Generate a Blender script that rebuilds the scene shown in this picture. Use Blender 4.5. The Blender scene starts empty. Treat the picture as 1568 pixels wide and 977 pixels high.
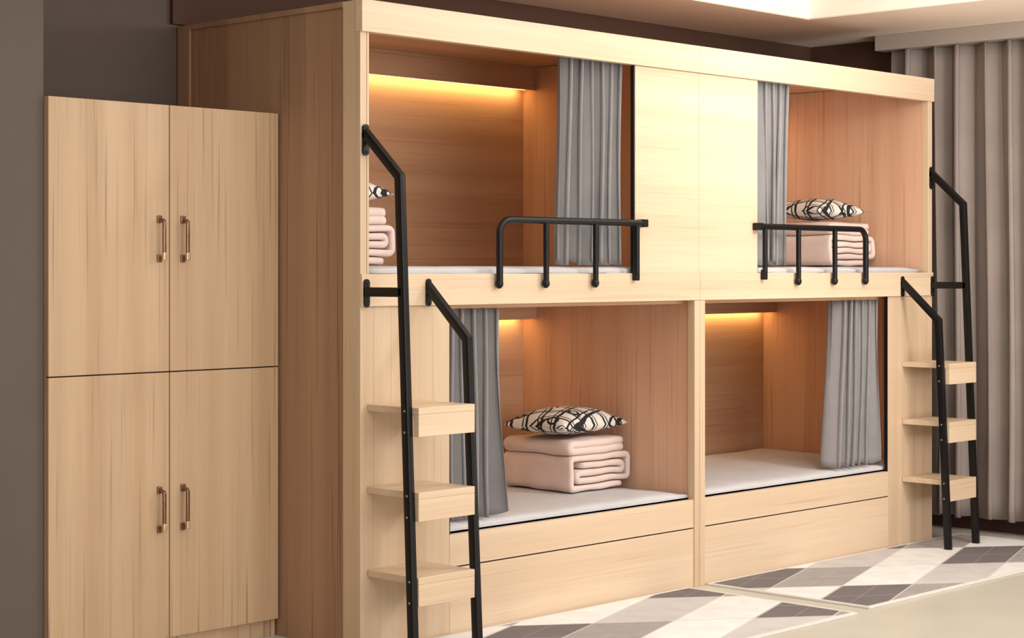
import bpy, bmesh, math, random
from mathutils import Vector, noise
random.seed(4)
sc = bpy.context.scene
sc.view_settings.view_transform = 'Standard'

# ------------------------------------------------------------------ helpers
def lin(c):
    o = []
    for v in c:
        v = v / 255.0
        o.append(v / 12.92 if v <= 0.04045 else ((v + 0.055) / 1.055) ** 2.4)
    return (o[0], o[1], o[2], 1.0)

def new_mat(name):
    m = bpy.data.materials.new(name)
    m.use_nodes = True
    nt = m.node_tree
    return m, nt, nt.nodes['Principled BSDF']

def ramp(nt, stops, interp='LINEAR'):
    r = nt.nodes.new('ShaderNodeValToRGB')
    r.color_ramp.interpolation = interp
    el = r.color_ramp.elements
    while len(el) > 1:
        el.remove(el[-1])
    el[0].position = stops[0][0]; el[0].color = stops[0][1]
    for p, c in stops[1:]:
        e = el.new(p); e.color = c
    return r

def mixc(nt, fac, a, b, mode='MIX'):
    n = nt.nodes.new('ShaderNodeMix'); n.data_type = 'RGBA'; n.blend_type = mode
    for sock, val in ((0, fac), (6, a), (7, b)):
        if isinstance(val, bpy.types.NodeSocket):
            nt.links.new(val, n.inputs[sock])
        else:
            n.inputs[sock].default_value = val
    return n.outputs[2]

def wood(name, light, mid, streak, axis='Z', rough=0.45, dens=1.0, streak_amt=0.6):
    m, nt, b = new_mat(name)
    tc = nt.nodes.new('ShaderNodeTexCoord')
    def mp(cross, along, off):
        s = [cross] * 3
        s['XYZ'.index(axis)] = along
        n = nt.nodes.new('ShaderNodeMapping'); n.inputs['Scale'].default_value = s
        n.inputs['Location'].default_value = (off, off * 1.7, off * 0.6)
        nt.links.new(tc.outputs['Object'], n.inputs['Vector']); return n
    m1 = mp(10 * dens, 0.25, 3.1); m2 = mp(95 * dens, 1.1, 7.7); m3 = mp(190, 2.5, 1.3); m4 = mp(3.0, 0.5, 5.0)
    ns = []
    for a, det in ((m1, 3), (m2, 1), (m3, 1), (m4, 1)):
        c = nt.nodes.new('ShaderNodeTexNoise'); c.inputs['Scale'].default_value = 1; c.inputs['Detail'].default_value = det
        nt.links.new(a.outputs[0], c.inputs['Vector']); ns.append(c)
    r1 = ramp(nt, [(0.35, lin(mid)), (0.62, lin(light))])
    nt.links.new(ns[0].outputs['Fac'], r1.inputs[0])
    r2 = ramp(nt, [(0.62, (0, 0, 0, 1)), (0.74, (1, 1, 1, 1))])
    nt.links.new(ns[1].outputs['Fac'], r2.inputs[0])
    mu = nt.nodes.new('ShaderNodeMath'); mu.operation = 'MULTIPLY'; mu.inputs[1].default_value = streak_amt
    nt.links.new(r2.outputs[0], mu.inputs[0])
    c = mixc(nt, mu.outputs[0], r1.outputs[0], lin(streak))
    r3 = ramp(nt, [(0.3, (0.93, 0.93, 0.93, 1)), (0.7, (1, 1, 1, 1))])
    nt.links.new(ns[2].outputs['Fac'], r3.inputs[0])
    c = mixc(nt, 1.0, c, r3.outputs[0], 'MULTIPLY')
    r4 = ramp(nt, [(0.35, (0.95, 0.94, 0.92, 1)), (0.65, (1, 1, 1, 1))])
    nt.links.new(ns[3].outputs['Fac'], r4.inputs[0])
    c = mixc(nt, 1.0, c, r4.outputs[0], 'MULTIPLY')
    nt.links.new(c, b.inputs['Base Color'])
    b.inputs['Roughness'].default_value = rough
    b.inputs['Specular IOR Level'].default_value = 0.35
    return m

def plain(name, col, rough=0.6, metal=0.0, var=0.06, scale=6, bump=0.0, bscale=200, spec=0.4):
    m, nt, b = new_mat(name)
    tc = nt.nodes.new('ShaderNodeTexCoord')
    n = nt.nodes.new('ShaderNodeTexNoise'); n.inputs['Scale'].default_value = scale; n.inputs['Detail'].default_value = 4
    nt.links.new(tc.outputs['Object'], n.inputs['Vector'])
    l = lin(col)
    a = tuple(v * (1 - var) for v in l[:3]) + (1,)
    c = tuple(min(1, v * (1 + var)) for v in l[:3]) + (1,)
    r = ramp(nt, [(0.3, a), (0.7, c)])
    nt.links.new(n.outputs['Fac'], r.inputs[0])
    nt.links.new(r.outputs[0], b.inputs['Base Color'])
    b.inputs['Roughness'].default_value = rough
    b.inputs['Metallic'].default_value = metal
    b.inputs['Specular IOR Level'].default_value = spec
    if bump:
        n2 = nt.nodes.new('ShaderNodeTexNoise'); n2.inputs['Scale'].default_value = bscale
        nt.links.new(tc.outputs['Object'], n2.inputs['Vector'])
        bp = nt.nodes.new('ShaderNodeBump'); bp.inputs['Strength'].default_value = bump; bp.inputs['Distance'].default_value = 0.004
        nt.links.new(n2.outputs['Fac'], bp.inputs['Height'])
        nt.links.new(bp.outputs[0], b.inputs['Normal'])
    return m

def empty(name):
    e = bpy.data.objects.new(name, None)
    e.empty_display_size = 0.1
    sc.collection.objects.link(e)
    return e

def link(me, name, mat, parent=None, smooth=False):
    o = bpy.data.objects.new(name, me)
    sc.collection.objects.link(o)
    if mat: me.materials.append(mat)
    if parent: o.parent = parent
    if smooth:
        for p in me.polygons: p.use_smooth = True
    return o

def box(name, x0, x1, y0, y1, z0, z1, mat, parent=None, bevel=0.0015):
    if x0 > x1: x0, x1 = x1, x0
    bm = bmesh.new()
    bmesh.ops.create_cube(bm, size=1)
    for v in bm.verts:
        v.co = Vector(((x0 + x1) / 2 + v.co.x * (x1 - x0), (y0 + y1) / 2 + v.co.y * (y1 - y0), (z0 + z1) / 2 + v.co.z * (z1 - z0)))
    if bevel:
        bmesh.ops.bevel(bm, geom=bm.edges[:], offset=bevel, segments=2, affect='EDGES', profile=0.5)
    me = bpy.data.meshes.new(name); bm.to_mesh(me); bm.free()
    return link(me, name, mat, parent)

def fillet(pts, r, seg=6):
    out = [Vector(pts[0])]
    for i in range(1, len(pts) - 1):
        p = Vector(pts[i]); a = Vector(pts[i - 1]) - p; b = Vector(pts[i + 1]) - p
        la, lb = a.length, b.length; a.normalize(); b.normalize()
        ang = a.angle(b)
        d = min(r / math.tan(ang / 2), la * 0.49, lb * 0.49)
        rr = d * math.tan(ang / 2)
        s = p + a * d; e = p + b * d
        c = p + (a + b).normalized() * (rr / math.sin(ang / 2))
        v0 = s - c; v1 = e - c
        tot = v0.angle(v1)
        for k in range(seg + 1):
            t = k / seg
            v = (v0 * math.sin((1 - t) * tot) + v1 * math.sin(t * tot)) / math.sin(tot)
            out.append(c + v)
    out.append(Vector(pts[-1]))
    return out

def sweep(bm, path, normal, profile):
    n = Vector(normal).normalized()
    rings = []
    N = len(path)
    for i, p in enumerate(path):
        p = Vector(p)
        d0 = (p - Vector(path[i - 1])).normalized() if i > 0 else None
        d1 = (Vector(path[i + 1]) - p).normalized() if i < N - 1 else None
        if d0 is None: t = d1; k = 1
        elif d1 is None: t = d0; k = 1
        else:
            t = (d0 + d1).normalized(); k = 1 / max(0.4, t.dot(d0))
        perp = t.cross(n).normalized()
        rings.append([bm.verts.new(p + n * a + perp * b * k) for a, b in profile])
    M = len(profile)
    for i in range(N - 1):
        for j in range(M):
            bm.faces.new((rings[i][j], rings[i][(j + 1) % M], rings[i + 1][(j + 1) % M], rings[i + 1][j]))
    bm.faces.new(rings[0][::-1]); bm.faces.new(rings[-1])

def circ(r, n=12):
    return [(r * math.cos(2 * math.pi * i / n), r * math.sin(2 * math.pi * i / n)) for i in range(n)]
def rrect(a, b, r, seg=3):
    out = []
    for cx, cy, s in ((a - r, b - r, 0), (-a + r, b - r, 90), (-a + r, -b + r, 180), (a - r, -b + r, 270)):
        for k in range(seg + 1):
            an = math.radians(s + 90 * k / seg)
            out.append((cx + r * math.cos(an), cy + r * math.sin(an)))
    return out

def sweep_obj(name, path, normal, profile, mat, parent=None, smooth=True):
    bm = bmesh.new(); sweep(bm, path, normal, profile)
    bmesh.ops.recalc_face_normals(bm, faces=bm.faces[:])
    me = bpy.data.meshes.new(name); bm.to_mesh(me); bm.free()
    o = link(me, name, mat, parent, smooth)
    if smooth:
        es = o.modifiers.new('es', 'EDGE_SPLIT'); es.split_angle = math.radians(40)
    return o

def pill(name, c, w, h, t, mat, parent):
    bm = bmesh.new()
    pts = []
    r = w / 2
    for k in range(9):
        a = math.pi * k / 8; pts.append((r * math.cos(a), h / 2 - r + r * math.sin(a)))
    for k in range(9):
        a = math.pi + math.pi * k / 8; pts.append((r * math.cos(a), -h / 2 + r + r * math.sin(a)))
    f = [bm.verts.new((c[0] + x, c[1], c[2] + z)) for x, z in pts]
    g = [bm.verts.new((c[0] + x, c[1] - t, c[2] + z)) for x, z in pts]
    n = len(pts)
    bm.faces.new(f); bm.faces.new(g[::-1])
    for i in range(n):
        bm.faces.new((f[i], f[(i + 1) % n], g[(i + 1) % n], g[i]))
    for s in (-1, 1):
        mx = bmesh.ops.create_uvsphere(bm, u_segments=10, v_segments=6, radius=0.006)
        for v in mx['verts']:
            v.co = Vector((c[0] + v.co.x, c[1] - t + v.co.y * 0.6, c[2] + v.co.z + s * (h / 2 - r)))
    bmesh.ops.recalc_face_normals(bm, faces=bm.faces[:])
    me = bpy.data.meshes.new(name); bm.to_mesh(me); bm.free()
    return link(me, name, mat, parent)

# ------------------------------------------------------------------ materials
W_FRONT = wood('wood_front_horizontal', (229, 205, 178), (220, 193, 164), (194, 160, 127), 'X', 0.42, 1.0, 0.38)
W_FRONTV = wood('wood_front_vertical', (220, 195, 166), (209, 180, 150), (180, 145, 114), 'Z', 0.42, 1.0, 0.38)
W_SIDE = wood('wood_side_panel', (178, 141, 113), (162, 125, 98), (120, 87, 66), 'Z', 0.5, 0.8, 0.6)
W_IN = wood('wood_interior_vertical', (224, 183, 155), (211, 167, 138), (170, 123, 96), 'Z', 0.55, 1.0, 0.55)
W_INH = wood('wood_interior_horizontal', (212, 172, 140), (200, 158, 126), (170, 127, 98), 'X', 0.55, 0.9, 0.4)
W_LOCK = wood('wood_locker', (206, 176, 144), (194, 162, 129), (140, 106, 78), 'Z', 0.42, 0.8, 0.6)
BLACK = plain('black_powder_coated_steel', (22, 21, 22), 0.38, 0.3, 0.05, 20)
SCREW = plain('screw_steel', (170, 170, 170), 0.3, 0.9)
BRONZE = plain('aged_bronze', (128, 98, 76), 0.3, 0.8, 0.2, 30)
BRASS = plain('brass_tip', (205, 185, 150), 0.3, 0.8, 0.1, 30)
GREYFAB = plain('grey_curtain_fabric', (142, 139, 140), 0.85, 0, 0.06, 12, 0.15, 900, 0.2)
DRAPE = plain('taupe_drape_fabric', (154, 141, 135), 0.85, 0, 0.06, 5, 0.15, 700, 0.2)
QUILT = plain('blush_quilt_fabric', (224, 204, 196), 0.9, 0, 0.05, 9, 0.25, 60, 0.15)
SHEET = plain('mattress_sheet', (202, 201, 205), 0.9, 0, 0.04, 5, 0.2, 40, 0.15)
WALL = plain('wall_taupe_paint', (98, 86, 79), 0.8, 0, 0.05, 2)
WALLD = plain('wall_brown_paint', (84, 58, 46), 0.8, 0, 0.05, 2)
CEIL = plain('ceiling_bounce_beige', (252, 233, 216), 0.8, 0, 0.02, 2)  # beige of the bounced light put into the soffit colour
CEILW = plain('ceiling_lit_cream', (255, 250, 238), 0.8, 0, 0.01, 2)  # brightness of the lit tray put into its colour
TRIM = plain('maroon_baseboard', (70, 46, 42), 0.4, 0, 0.05, 4)
PELM = plain('pelmet_grey', (178, 166, 158), 0.4, 0, 0.03, 4)
GAP = plain('shadow_gap_black', (25, 20, 18), 0.8)
BIND = plain('rug_binding', (224, 220, 217), 0.85, 0, 0.05, 20)
FLOOR = plain('floor_polished_cement', (200, 196, 184), 0.32, 0, 0.05, 3, 0, 0, 0.45)

LED, nt, b = new_mat('warm_led')
b.inputs['Base Color'].default_value = (1, 0.7, 0.3, 1)
b.inputs['Emission Color'].default_value = (1.0, 0.62, 0.2, 1)
b.inputs['Emission Strength'].default_value = 5

# pattern pillow: hand-drawn black check with rings on off-white cloth
PIL, nt, b = new_mat('black_white_check_fabric')
def mth(op, a=None, b_=None, c_=None):
    n = nt.nodes.new('ShaderNodeMath'); n.operation = op
    for i, v in enumerate((a, b_, c_)):
        if v is None: continue
        if isinstance(v, bpy.types.NodeSocket): nt.links.new(v, n.inputs[i])
        else: n.inputs[i].default_value = v
    return n.outputs[0]
tc = nt.nodes.new('ShaderNodeTexCoord')
nz = nt.nodes.new('ShaderNodeTexNoise'); nz.inputs['Scale'].default_value = 6
nt.links.new(tc.outputs['Object'], nz.inputs['Vector'])
vm = nt.nodes.new('ShaderNodeVectorMath'); vm.operation = 'MULTIPLY_ADD'
nt.links.new(nz.outputs['Color'], vm.inputs[0]); vm.inputs[1].default_value = (0.04, 0.04, 0.0)
nt.links.new(tc.outputs['Object'], vm.inputs[2])
sp = nt.nodes.new('ShaderNodeSeparateXYZ'); nt.links.new(vm.outputs[0], sp.inputs[0])
masks = []
for src in (mth('ADD', sp.outputs[0], mth('MULTIPLY', sp.outputs[1], 0.5)), mth('SUBTRACT', sp.outputs[1], mth('MULTIPLY', sp.outputs[0], 0.35))):
    fr = mth('FRACT', mth('ADD', mth('MULTIPLY', src, 12.5), 20.0))
    masks.append(mth('LESS_THAN', fr, 0.16))
    masks.append(mth('LESS_THAN', mth('ABSOLUTE', mth('SUBTRACT', fr, 0.34)), 0.045))
v2 = nt.nodes.new('ShaderNodeTexVoronoi'); v2.feature = 'F1'; v2.inputs['Scale'].default_value = 8
nt.links.new(tc.outputs['Object'], v2.inputs['Vector'])
masks.append(mth('LESS_THAN', mth('ABSOLUTE', mth('SUBTRACT', v2.outputs['Distance'], 0.28)), 0.035))
tot = masks[0]
for k in masks[1:]: tot = mth('MAXIMUM', tot, k)
c = mixc(nt, tot, lin((226, 220, 212)), lin((26, 25, 27)))
nt.links.new(c, b.inputs['Base Color']); b.inputs['Roughness'].default_value = 0.85

# rug
def rug_mat(name, offp, offq):
    m, nt, b = new_mat(name)
    tc = nt.nodes.new('ShaderNodeTexCoord')
    e1 = Vector((0.54, 0.19)); e2 = Vector((0.25, -0.19))
    det = e1.x * e2.y - e1.y * e2.x
    g1 = (e2.y / det, -e2.x / det, 0); g2 = (-e1.y / det, e1.x / det, 0)
    fl = []; raw = []
    for g, off in ((g1, offp), (g2, offq)):
        d = nt.nodes.new('ShaderNodeVectorMath'); d.operation = 'DOT_PRODUCT'
        d.inputs[1].default_value = g
        nt.links.new(tc.outputs['Object'], d.inputs[0])
        a = nt.nodes.new('ShaderNodeMath'); a.operation = 'ADD'; a.inputs[1].default_value = 20 + off
        nt.links.new(d.outputs['Value'], a.inputs[0]); raw.append(a.outputs[0])
        f = nt.nodes.new('ShaderNodeMath'); f.operation = 'FLOOR'
        nt.links.new(a.outputs[0], f.inputs[0]); fl.append(f.outputs[0])
    mu = nt.nodes.new('ShaderNodeMath'); mu.operation = 'MULTIPLY'; mu.inputs[1].default_value = 2
    nt.links.new(fl[0], mu.inputs[0])
    ad = nt.nodes.new('ShaderNodeMath'); ad.operation = 'ADD'
    nt.links.new(mu.outputs[0], ad.inputs[0]); nt.links.new(fl[1], ad.inputs[1])
    mo = nt.nodes.new('ShaderNodeMath'); mo.operation = 'MODULO'; mo.inputs[1].default_value = 5
    nt.links.new(ad.outputs[0], mo.inputs[0])
    dv = nt.nodes.new('ShaderNodeMath'); dv.operation = 'DIVIDE'; dv.inputs[1].default_value = 5
    nt.links.new(mo.outputs[0], dv.inputs[0])
    r = ramp(nt, [(0.0, lin((238, 237, 237))), (0.1, lin((116, 110, 112))), (0.3, lin((168, 162, 162))),
                  (0.5, lin((242, 241, 241))), (0.7, lin((206, 202, 203)))], 'CONSTANT')
    nt.links.new(dv.outputs[0], r.inputs[0])
    n = nt.nodes.new('ShaderNodeTexNoise'); n.inputs['Scale'].default_value = 9; n.inputs['Detail'].default_value = 6
    nt.links.new(tc.outputs['Object'], n.inputs['Vector'])
    rr = ramp(nt, [(0.3, (0.9, 0.9, 0.9, 1)), (0.6, (1, 1, 1, 1))])
    nt.links.new(n.outputs['Fac'], rr.inputs[0])
    c = mixc(nt, 1.0, r.outputs[0], rr.outputs[0], 'MULTIPLY')
    for s in raw:
        for mult, wd, am in ((1.0, 0.03, 0.6), (2.0, 0.03, 0.25)):
            k = nt.nodes.new('ShaderNodeMath'); k.operation = 'MULTIPLY'; k.inputs[1].default_value = mult
            nt.links.new(s, k.inputs[0])
            fr = nt.nodes.new('ShaderNodeMath'); fr.operation = 'FRACT'; nt.links.new(k.outputs[0], fr.inputs[0])
            lt = nt.nodes.new('ShaderNodeMath'); lt.operation = 'LESS_THAN'; lt.inputs[1].default_value = wd
            nt.links.new(fr.outputs[0], lt.inputs[0])
            h = nt.nodes.new('ShaderNodeMath'); h.operation = 'MULTIPLY'; h.inputs[1].default_value = am
            nt.links.new(lt.outputs[0], h.inputs[0])
            c = mixc(nt, h.outputs[0], c, lin((215, 212, 211)))
    nt.links.new(c, b.inputs['Base Color']); b.inputs['Roughness'].default_value = 0.8
    return m

# ------------------------------------------------------------------ room shell
XL, XR, YF, YB, ZC = -8.0, 2.36, -7.5, 1.075, 2.58
box('floor', XL, XR + 0.1, YF, YB + 0.1, -0.1, 0, FLOOR, bevel=0)
box('wall_back', XL, XR + 0.1, YB, YB + 0.1, 0, 2.8, WALL, bevel=0)
box('wall_back_return', XL, -2.893, 0.470, YB, 0, 2.8, WALL, bevel=0)
box('wall_right', XR, XR + 0.1, YF, YB, 0, 2.8, WALLD, bevel=0)
box('wall_left', XL - 0.1, XL, YF, YB, 0, 2.8, WALL, bevel=0)
ce = empty('ceiling')
RX0, RX1, RY0, RY1 = -6.6, 1.40, -6.0, 0.405
box('soffit_back', XL, XR, RY1, YB, ZC, 2.72, CEIL, ce, 0)
box('soffit_front', XL, XR, YF, RY0, ZC, 2.72, CEIL, ce, 0)
box('soffit_right', RX1, XR, RY0, RY1, ZC, 2.72, CEIL, ce, 0)
box('soffit_left', XL, RX0, RY0, RY1, ZC, 2.72, CEIL, ce, 0)
box('tray_edge_back', RX0, RX1, RY1 - 0.006, RY1, ZC + 0.004, 2.72, CEILW, ce, 0)
box('tray_edge_right', RX1 - 0.006, RX1, RY0, RY1 - 0.006, ZC + 0.004, 2.72, CEILW, ce, 0)
box('tray_top', XL, XR, YF, YB, 2.72, 2.80, CEILW, ce, 0)
box('baseboard_right', XR - 0.015, XR, YF, YB, 0, 0.09, TRIM, bevel=0.003)
box('trim_pelmet', 2.17, XR, YF, 0.52, 2.50, ZC, PELM, bevel=0.004)
box('trim_wall_top', -1.95, XR, YB - 0.02, YB, 2.30, ZC, WALLD, bevel=0)

# ------------------------------------------------------------------ bunks
def bunk(m, W, xo):
    e = empty('bunk_bed')
    def B(n, s0, s1, y0, y1, z0, z1, mat, bev=0.0015):
        return box(n, m * s0 + xo, m * s1 + xo, y0, y1, z0, z1, mat, e, bev)
    H = 2.292
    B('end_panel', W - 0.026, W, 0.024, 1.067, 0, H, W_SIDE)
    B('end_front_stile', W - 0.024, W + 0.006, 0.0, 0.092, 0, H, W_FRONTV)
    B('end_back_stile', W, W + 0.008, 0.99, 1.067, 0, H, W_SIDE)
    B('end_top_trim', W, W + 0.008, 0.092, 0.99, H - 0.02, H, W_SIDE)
    B('end_lining', W - 0.034, W - 0.026, 0.03, 1.0, 0.2, 2.27, W_IN)
    B('end_front_edge', W - 0.034, W - 0.024, -0.002, 0.03, 1.33, 2.18, W_FRONTV)
    B('centre_panel', 0.001, 0.02, 0.02, 1.02, 0, H, W_IN)
    B('centre_lining', 0.02, 0.028, 0.03, 1.0, 0.2, 2.27, W_IN)
    B('centre_post', 0.0008, 0.036, -0.006, 0.03, 0, 1.214, W_FRONTV, 0.001)
    B('back_panel', 0.02, W - 0.026, 1.0, 1.02, 0, H, W_INH)
    B('top_board', 0.02, W - 0.026, 0.0, 1.0, H - 0.02, H, W_INH)
    B('header_board', 0.0007, W + 0.0075, -0.012, 0.022, 2.18, H + 0.001, W_FRONT, 0.001)
    B('upper_front_panel', 0.0007, 0.42, 0.0, 0.022, 1.33, 2.179, W_FRONT, 0.001)
    B('middle_rail', 0.0007, W + 0.0052, -0.008, 0.022, 1.215, 1.33, W_FRONT, 0.001)
    B('lower_front_panel', 1.48, W - 0.0245, 0.001, 0.022, 0.0, 1.214, W_FRONTV)
    B('bed_ledge', 0.036, 1.48, 0.0, 0.022, 0.252, 0.37, W_FRONT)
    B('drawer_front', 0.036, 1.48, 0.0, 0.022, 0.0, 0.247, W_FRONT)
    B('drawer_gap', 0.036, 1.48, 0.006, 0.02, 0.246, 0.253, GAP, 0)
    B('upper_bed_base', 0.02, W - 0.026, 0.022, 1.0, 1.215, 1.30, W_INH)
    B('lower_bed_base', 0.02, W - 0.026, 0.022, 1.0, 0.2, 0.35, W_INH)
    for z0, z1 in ((2.165, 2.272), (1.118, 1.215)):
        B('light_valance', 0.028, W - 0.034, 0.915, 0.935, z0, z1, W_INH)
        B('valance_shelf', 0.028, W - 0.034, 0.935, 0.985, z0 + 0.012, z0 + 0.03, W_INH)
        B('led_strip', 0.05, W - 0.05, 0.950, 0.978, z0 + 0.004, z0 + 0.012, LED, 0)
        L = bpy.data.lights.new('led_light', 'AREA'); L.shape = 'RECTANGLE'; L.size = W - 0.15; L.size_y = 0.02
        L.energy = 2.2 if z0 > 2 else 1.6; L.color = (1.0, 0.62, 0.24)
        o = bpy.data.objects.new('led_light', L); sc.collection.objects.link(o)
        o.location = (m * W / 2 + xo, 0.972, z0 + 0.001); o.rotation_euler = (math.radians(35), 0, 0); o.parent = e
    B('edge_shade_strip', 0.42, 0.426, 0.004, 0.02, 1.33, 2.18, BLACK, 0)  # black strip standing in for the shadow line at the upper opening edge
    B('dark_edge_strip_low', 1.474, 1.48, 0.004, 0.02, 0.37, 1.215, BLACK, 0)  # thin black strip along the edge of the lower opening
    B('curtain_rail_up', 0.03, W - 0.036, 0.06, 0.075, 2.255, 2.271, W_INH)
    B('curtain_rail_low', 0.03, W - 0.036, 0.06, 0.075, 1.199, 1.2149, W_INH)
    return e
bunk(-1, 1.912, 0.0)
bunk(1, 1.875, 0.0)

# ------------------------------------------------------------------ mattresses
def mattress(x0, x1, z0, z1):
    bm = bmesh.new()
    y0, y1 = 0.03, 0.985
    bmesh.ops.create_cube(bm, size=1)
    bmesh.ops.subdivide_edges(bm, edges=bm.edges[:], cuts=18, use_grid_fill=True)
    for v in bm.verts:
        x = (x0 + x1) / 2 + v.co.x * (x1 - x0); y = (y0 + y1) / 2 + v.co.y * (y1 - y0)
        z = (z0 + z1) / 2 + v.co.z * (z1 - z0)
        ex = min(0.5 - abs(v.co.x), 0.5 - abs(v.co.y))
        if v.co.z > 0: z -= 0.010 * math.exp(-ex * 40)
        z += 0.004 * (noise.noise(Vector((x * 5, y * 7, z))) - 0.8) if v.co.z > 0.2 else 0
        v.co = Vector((x, y, z))
    me = bpy.data.meshes.new('mattress'); bm.to_mesh(me); bm.free()
    return link(me, 'mattress', SHEET, None, True)
for x0, x1 in ((-1.87, -0.032), (0.032, 1.835)):
    mattress(x0, x1, 1.302, 1.360)
    mattress(x0, x1, 0.352, 0.403)

# ------------------------------------------------------------------ quilts, pillows
def quilt(cx, cy, z, w=0.40, d=0.40, flip=1, rot=0.0):
    bm = bmesh.new()
    def path(pts, r):
        return fillet([(flip * px * w / 0.40, 0, pz) for px, pz in pts], r, 5)
    prof = rrect(d / 2, 0.0140, 0.012, 3)
    def dens(p):
        out = []
        for i in range(len(p)):
            a = p[i]; b2 = p[(i + 1) % len(p)]
            n = max(1, int(abs(a[0] - b2[0]) / 0.03))
            for k in range(n):
                out.append((a[0] + (b2[0] - a[0]) * k / n, a[1] + (b2[1] - a[1]) * k / n))
        return out
    def densp(p):
        out = []
        for i in range(len(p) - 1):
            a, b2 = p[i], p[i + 1]; n = max(1, int((b2 - a).length / 0.03))
            for k in range(n): out.append(a + (b2 - a) * k / n)
        out.append(p[-1]); return out
    P = [(0.16, 0.016), (-0.185, 0.016), (-0.185, 0.142), (0.185, 0.142), (0.185, 0.048), (-0.15, 0.048), (-0.15, 0.079), (0.15, 0.079), (0.15, 0.110), (-0.13, 0.110)]
    sweep(bm, densp(path(P, 0.018)), (0, 1, 0), dens(prof))
    prof2 = rrect(d / 2 - 0.006, 0.018, 0.016, 3)
    P2 = [(0.175, 0.174), (-0.184, 0.174), (-0.184, 0.203), (0.172, 0.203)]
    sweep(bm, densp(path(P2, 0.016)), (0, 1, 0), dens(prof2))
    for v in bm.verts:
        c = v.co.copy()
        n = noise.noise_vector(Vector((c.x * 9 + cx * 3, c.y * 9, c.z * 12)))
        v.co += n * 0.007
        v.co.z += 0.008 * math.cos(c.x * 6) * math.cos(c.y * 6) * (c.z / 0.22) - 0.006 * (c.z / .22)
        v.co.z = max(v.co.z, 0.0)
        x, y = v.co.x, v.co.y
        v.co.x = x * math.cos(rot) - y * math.sin(rot); v.co.y = x * math.sin(rot) + y * math.cos(rot)
        v.co += Vector((cx, cy, z))
    bmesh.ops.recalc_face_normals(bm, faces=bm.faces[:])
    me = bpy.data.meshes.new('folded_quilt'); bm.to_mesh(me); bm.free()
    o = link(me, 'folded_quilt', QUILT, None, True)
    s = o.modifiers.new('s', 'SUBSURF'); s.levels = 1; s.render_levels = 1
    return o

def pillow(cx, cy, z, w=0.42, d=0.32, h=0.12, rot=0.0):
    bm = bmesh.new(); N = 28
    def grid(sgn):
        g = []
        for i in range(N + 1):
            row = []
            for j in range(N + 1):
                u = -1 + 2 * i / N; v = -1 + 2 * j / N
                prof = ((1 - abs(u) ** 2.4) * (1 - abs(v) ** 2.4))
                zz = sgn * (h / 2) * max(prof, 0) ** 0.5 * (1.0 if sgn > 0 else 0.6)
                x = u * w / 2 * (0.92 + 0.08 * v * v)
                y = v * d / 2 * (0.90 + 0.10 * u * u)
                wr = 0.006 * noise.noise(Vector((u * 3 + cx, v * 3, sgn)))
                row.append((x, y, zz + wr * max(prof, 0) + h * 0.31))
            g.append(row)
        return g
    vs = {}
    def V(co):
        k = tuple(round(q, 5) for q in co)
        if k not in vs: vs[k] = bm.verts.new(co)
        return vs[k]
    for sgn in (1, -1):
        g = grid(sgn)
        for i in range(N):
            for j in range(N):
                q = [V(g[i][j]), V(g[i + 1][j]), V(g[i + 1][j + 1]), V(g[i][j + 1])]
                if len(set(q)) < 3: continue
                try: bm.faces.new(q if sgn > 0 else q[::-1])
                except ValueError: pass
    for v in bm.verts:
        x, y = v.co.x, v.co.y
        v.co = Vector((cx + x * math.cos(rot) - y * math.sin(rot), cy + x * math.sin(rot) + y * math.cos(rot), v.co.z + z))
    bmesh.ops.recalc_face_normals(bm, faces=bm.faces[:])
    me = bpy.data.meshes.new('patterned_pillow'); bm.to_mesh(me); bm.free()
    return link(me, 'patterned_pillow', PIL, None, True)

QZ, QT = 0.001, 0.232
quilt(-0.25, 0.53, 0.403 + QZ); pillow(-0.29, 0.50, 0.403 + QT, 0.46, 0.34, 0.145, 0.05)
quilt(1.612, 0.50, 1.360 + QZ, 0.41, 0.43); pillow(1.57, 0.48, 1.360 + QT, 0.40, 0.34, 0.135, -0.05)
quilt(-1.65, 0.52, 1.360 + QZ, 0.40); pillow(-1.64, 0.50, 1.360 + QT, 0.40, 0.32, 0.135, 0.03)
quilt(0.36, 0.62, 0.403 + QZ, 0.38); pillow(0.34, 0.60, 0.403 + QT, 0.38, 0.32, 0.12, 0.03)

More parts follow.
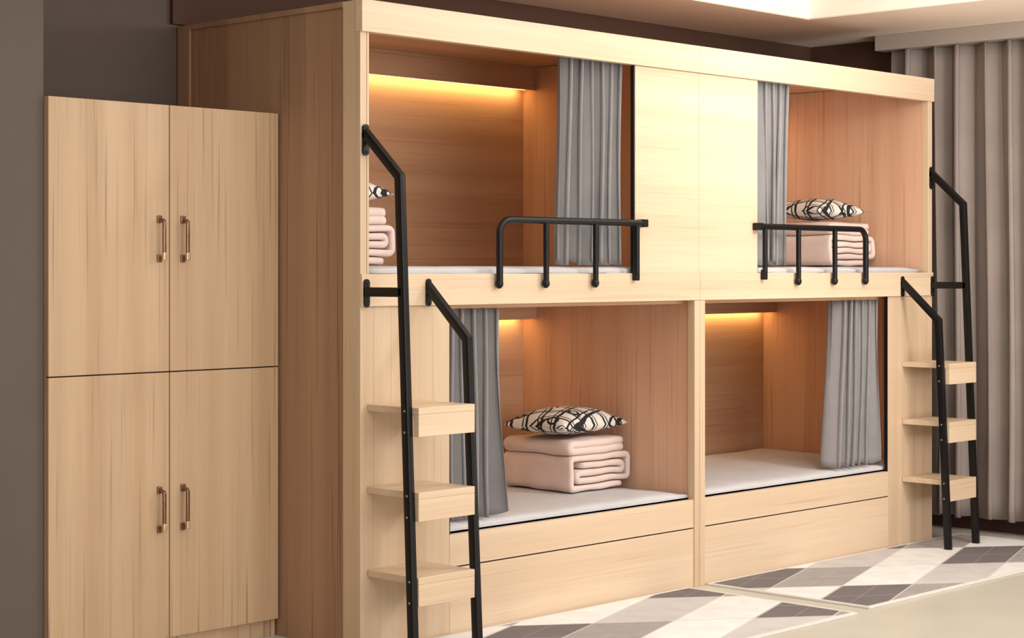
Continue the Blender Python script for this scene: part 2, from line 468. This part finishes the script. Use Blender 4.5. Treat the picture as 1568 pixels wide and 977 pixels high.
# ------------------------------------------------------------------ curtains
def curtain(name, a0, a1, b0, b1, off, z0, z1, folds, amp, mat, axis='X', seed=0, hem=0.01):
    bm = bmesh.new(); NU = folds * 16; NV = 26
    rows = []
    rnd = random.Random(seed)
    ph = [rnd.uniform(-1.3, 1.3) for _ in range(folds + 2)]
    am = [rnd.uniform(0.6, 1.15) for _ in range(folds + 2)]
    for j in range(NV + 1):
        v = j / NV
        row = []
        for i in range(NU + 1):
            u = i / NU
            f = u * folds; k = int(f); t = f - k
            p_ = ph[k] * (1 - t) + ph[k + 1] * t
            A = (am[k] * (1 - t) + am[k + 1] * t) * amp * (0.85 + 0.2 * v)
            th = 2 * math.pi * f + p_ * (0.6 + v)
            dep = A * math.sin(th) + amp * 0.12 * math.sin(2.1 * math.pi * f + v * 2)
            ex = v ** 1.5
            al = (a0 + (a1 - a0) * u) * (1 - ex) + (b0 + (b1 - b0) * u) * ex
            pitch = abs(a1 - a0) / folds
            al += 0.20 * pitch * math.sin(2 * th) * (1 if a1 > a0 else -1) + 0.005 * math.sin(v * 5 + u * 9)
            z = z1 + (z0 - z1) * v + (hem * math.sin(2 * math.pi * f + 1) * v ** 8)
            row.append(bm.verts.new((al, off + dep, z) if axis == 'X' else (off + dep, al, z)))
        rows.append(row)
    for j in range(NV):
        for i in range(NU):
            bm.faces.new((rows[j][i], rows[j][i + 1], rows[j + 1][i + 1], rows[j + 1][i]))
    bmesh.ops.recalc_face_normals(bm, faces=bm.faces[:])
    me = bpy.data.meshes.new(name); bm.to_mesh(me); bm.free()
    o = link(me, name, mat, None, True)
    s = o.modifiers.new('sol', 'SOLIDIFY'); s.thickness = 0.002; s.offset = 0
    return o
curtain('privacy_curtain', -0.80, -0.435, -0.82, -0.44, 0.075, 1.372, 2.254, 6, 0.042, GREYFAB, seed=1)
curtain('privacy_curtain', 0.435, 0.735, 0.435, 0.715, 0.075, 1.372, 2.254, 5, 0.042, GREYFAB, seed=2)
curtain('privacy_curtain', -1.47, -1.175, -1.47, -1.15, 0.075, 0.416, 1.198, 5, 0.042, GREYFAB, seed=3)
curtain('privacy_curtain', 1.125, 1.465, 1.075, 1.46, 0.075, 0.416, 1.198, 6, 0.042, GREYFAB, seed=5)
curtain('window_drape', 0.44, -5.5, 0.44, -5.5, 2.262, 0.075, 2.499, 42, 0.069, DRAPE, axis='Y', seed=8, hem=0.004)

# ------------------------------------------------------------------ guard rails
def guard(m):
    e = empty('guard_rail')
    y = -0.026
    path = fillet([(m * 0.395, y, 1.534), (m * 1.243, y, 1.534), (m * 1.243, y, 1.29)], 0.055, 8)
    sweep_obj('top_tube', path, (0, 1, 0), circ(0.0135), BLACK, e)
    for s in (0.44, 0.695, 0.985):
        z0 = 1.335 if s < 0.5 else 1.29
        sweep_obj('baluster', [(m * s, y, z0), (m * s, y, 1.53)], (0, 1, 0), circ(0.0115), BLACK, e)
    for s in (0.695, 0.985, 1.243):
        bm = bmesh.new()
        bmesh.ops.create_uvsphere(bm, u_segments=14, v_segments=8, radius=0.016)
        for v in bm.verts: v.co = Vector((m * s + v.co.x, y + 0.002 + v.co.y, 1.292 + v.co.z * 1.2))
        me = bpy.data.meshes.new('mount_cap'); bm.to_mesh(me); bm.free(); link(me, 'mount_cap', BLACK, e, True)
    box('end_bracket', m * 0.382, m * 0.412, -0.04, 0.0, 1.518, 1.55, BLACK, e, 0.003)
    box('end_bracket_low', m * 0.43, m * 0.45, -0.034, -0.0085, 1.30, 1.345, BLACK, e, 0.003)
guard(-1); guard(1)

# ------------------------------------------------------------------ ladders
def ladder(m, so, si, tops):
    e = empty('bunk_ladder')
    pr = rrect(0.0130, 0.0165, 0.004, 2)
    ZG = 0.009
    xo, xi = m * so, m * si
    sweep_obj('outer_stile', [(xo, -0.004, 1.825), (xo, -0.182, 1.665), (xo, -0.252, ZG)], (1, 0, 0), pr, BLACK, e)
    sweep_obj('outer_bracket', [(xo, -0.009, 1.267), (xo, -0.2, 1.267)], (1, 0, 0), pr, BLACK, e)
    sweep_obj('inner_stile', [(xi, -0.009, 1.285), (xi, -0.209, 1.10), (xi, -0.262, ZG)], (1, 0, 0), pr, BLACK, e)
    pill('mount_plate', (xo, -0.001, 1.80), 0.026, 0.11, 0.010, BLACK, e)
    pill('mount_plate_mid', (xo, -0.0085, 1.262), 0.026, 0.10, 0.006, BLACK, e)
    pill('mount_plate_inner', (xi, -0.0085, 1.262), 0.026, 0.10, 0.006, BLACK, e)
    a, b2 = sorted((xo, xi)); a += 0.0140; b2 -= 0.0140
    for zt in tops:
        box('tread_board', a, b2, -0.262, -0.0005, zt - 0.024, zt, W_FRONT, e, 0.002)
        box('tread_fascia', a, b2, -0.262, -0.238, zt - 0.10, zt - 0.024, W_FRONT, e, 0.002)
        for x in (xo, xi):
            for dz in (0.012, 0.085):
                yy = -0.185 - 0.07 * (1.665 - zt) / 1.66 if x == xo else -0.209 - 0.053 * (1.1 - zt) / 1.1
                bm = bmesh.new(); bmesh.ops.create_uvsphere(bm, u_segments=10, v_segments=6, radius=0.0045)
                for v in bm.verts: v.co = Vector((x - 0.0130 + v.co.x * .5, yy + v.co.y, zt - dz + v.co.z))
                me = bpy.data.meshes.new('screw'); bm.to_mesh(me); bm.free(); link(me, 'screw', SCREW, e, True)
ladder(-1, 1.898, 1.598, (0.872, 0.582, 0.290))
ladder(1, 1.866, 1.590, (0.895, 0.615, 0.335))

# ------------------------------------------------------------------ locker
def locker():
    e = empty('storage_locker')
    x0, x1, y0, y1, H = -2.889, -1.922, 0.446, 1.073, 1.918
    t = 0.018
    box('side_outer', x0, x0 + t, y0 + 0.02, y1, 0, H - 0.001, W_LOCK, e)
    box('side_inner', x1 - t, x1, y0 + 0.02, y1, 0, H - 0.001, W_LOCK, e)
    box('top_panel', x0 + t, x1 - t, y0 + 0.02, y1, H - t, H - 0.001, W_LOCK, e)
    box('back_panel', x0 + t, x1 - t, y1 - 0.012, y1, 0.06, H - t, W_LOCK, e)
    box('bottom_panel', x0 + t, x1 - t, y0 + 0.02, y1, 0.064, 0.064 + t, W_LOCK, e)
    box('middle_shelf', x0 + t, x1 - t, y0 + 0.03, y1 - 0.012, 0.98, 0.998, W_LOCK, e)
    box('plinth', x0 + 0.001, x1 - 0.001, y0 + 0.03, y0 + 0.05, 0, 0.062, W_LOCK, e)
    box('reveal', x0 + 0.005, x1 - 0.005, y0 + 0.0185, y0 + 0.024, 0.068, H - 0.006, GAP, e, 0)
    xm = (x0 + x1) / 2
    for n, a, b2 in (('left', x0, xm - 0.002), ('right', xm + 0.002, x1)):
        box('door_lower_' + n, a, b2, y0, y0 + 0.018, 0.066, 0.988, W_LOCK, e, 0.002)
        box('door_upper_' + n, a, b2, y0, y0 + 0.018, 0.992, H - 0.001, W_LOCK, e, 0.002)
    for hx in (-2.449, -2.350):
        for zc in (1.452, 0.515):
            h = 0.068
            path = fillet([(hx, y0 + 0.001, zc + h), (hx, y0 - 0.030, zc + h * 0.93), (hx, y0 - 0.030, zc - h * 0.93), (hx, y0 + 0.001, zc - h)], 0.012, 5)
            sweep_obj('handle_bar', path, (1, 0, 0), rrect(0.0065, 0.005, 0.003, 2), BRONZE, e)
            for s in (-1, 1):
                box('handle_foot', hx - 0.010, hx + 0.010, y0 - 0.006, y0 + 0.0005, zc + s * h - 0.013, zc + s * h + 0.013, BRONZE, e, 0.003)
            box('handle_tip', hx - 0.0075, hx + 0.0075, y0 - 0.037, y0 - 0.024, zc - h * 0.93 - 0.012, zc - h * 0.93 + 0.016, BRASS, e, 0.003)
locker()

# ------------------------------------------------------------------ rugs
def rug(x0, x1, y0, y1, offp, offq):
    bm = bmesh.new()
    nx, ny = 50, 24
    bw = 0.018
    xs = [x0] + [x0 + bw + (x1 - x0 - 2 * bw) * i / nx for i in range(nx + 1)] + [x1]
    ys = [y0] + [y0 + bw + (y1 - y0 - 2 * bw) * i / ny for i in range(ny + 1)] + [y1]
    vs = [[bm.verts.new((x, y, 0.001)) for y in ys] for x in xs]
    for i in range(len(xs) - 1):
        for j in range(len(ys) - 1):
            f = bm.faces.new((vs[i][j], vs[i + 1][j], vs[i + 1][j + 1], vs[i][j + 1]))
            if i in (0, len(xs) - 2) or j in (0, len(ys) - 2): f.material_index = 1
    r = bmesh.ops.extrude_face_region(bm, geom=bm.faces[:])
    for g in r['geom']:
        if isinstance(g, bmesh.types.BMVert):
            g.co.z = 0.0085
    bmesh.ops.recalc_face_normals(bm, faces=bm.faces[:])
    me = bpy.data.meshes.new('patterned_rug'); bm.to_mesh(me); bm.free()
    link(me, 'patterned_rug', rug_mat('rug_pattern', offp, offq))
    me.materials.append(BIND)
rug(0.04, 2.12, -0.82, -0.012, 0.3, 0.85)
rug(-1.90, -0.09, -0.85, -0.012, 0.65, 1.33)

# ------------------------------------------------------------------ lights
w = bpy.data.worlds.new('world'); sc.world = w; w.use_nodes = True
w.node_tree.nodes['Background'].inputs[0].default_value = (1.0, 0.97, 0.94, 1)
w.node_tree.nodes['Background'].inputs[1].default_value = 0.95

def area(name, loc, target, sx, sy, power, col):
    L = bpy.data.lights.new(name, 'AREA'); L.shape = 'RECTANGLE'; L.size = sx; L.size_y = sy
    L.energy = power; L.color = col
    o = bpy.data.objects.new(name, L); sc.collection.objects.link(o)
    o.location = loc
    o.rotation_euler = (Vector(target) - Vector(loc)).to_track_quat('-Z', 'Y').to_euler()
    return o
area('ceiling_tray_light', (-2.2, -2.6, 2.70), (-2.2, -2.6, 0), 6.5, 4.6, 105, (1.0, 0.96, 0.92))
area('tray_cove_light', (0.2, -0.9, 2.64), (1.4, 0.4, 2.66), 0.12, 1.6, 13, (1.0, 0.95, 0.86))
area('front_fill_light', (-2.0, -6.9, 1.6), (-0.6, 0, 1.1), 4.0, 2.0, 108, (1.0, 0.98, 0.97))  # added fill from behind the camera to light the fronts
area('ceiling_downlight', (0.7, -2.4, 2.55), (0.15, 0, 1.7), 0.4, 0.4, 28, (1.0, 0.96, 0.90))
area('soffit_fill_light', (1.3, -2.6, 0.5), (1.3, -1.6, 2.58), 0.7, 0.7, 28, (1.0, 0.92, 0.82))  # unseen lamp added to brighten the soffit from below

# ------------------------------------------------------------------ camera
cam = bpy.data.cameras.new('camera'); co = bpy.data.objects.new('camera', cam)
sc.collection.objects.link(co); sc.camera = co
co.location = (-6.246, -4.871, 1.347)
co.rotation_euler = (math.radians(90), 0, math.radians(43.7 - 90))
cam.sensor_width = 36; cam.lens = 36 * 2840 / 1568
cam.shift_y = -76.5 / 1568
cam.clip_start = 0.05
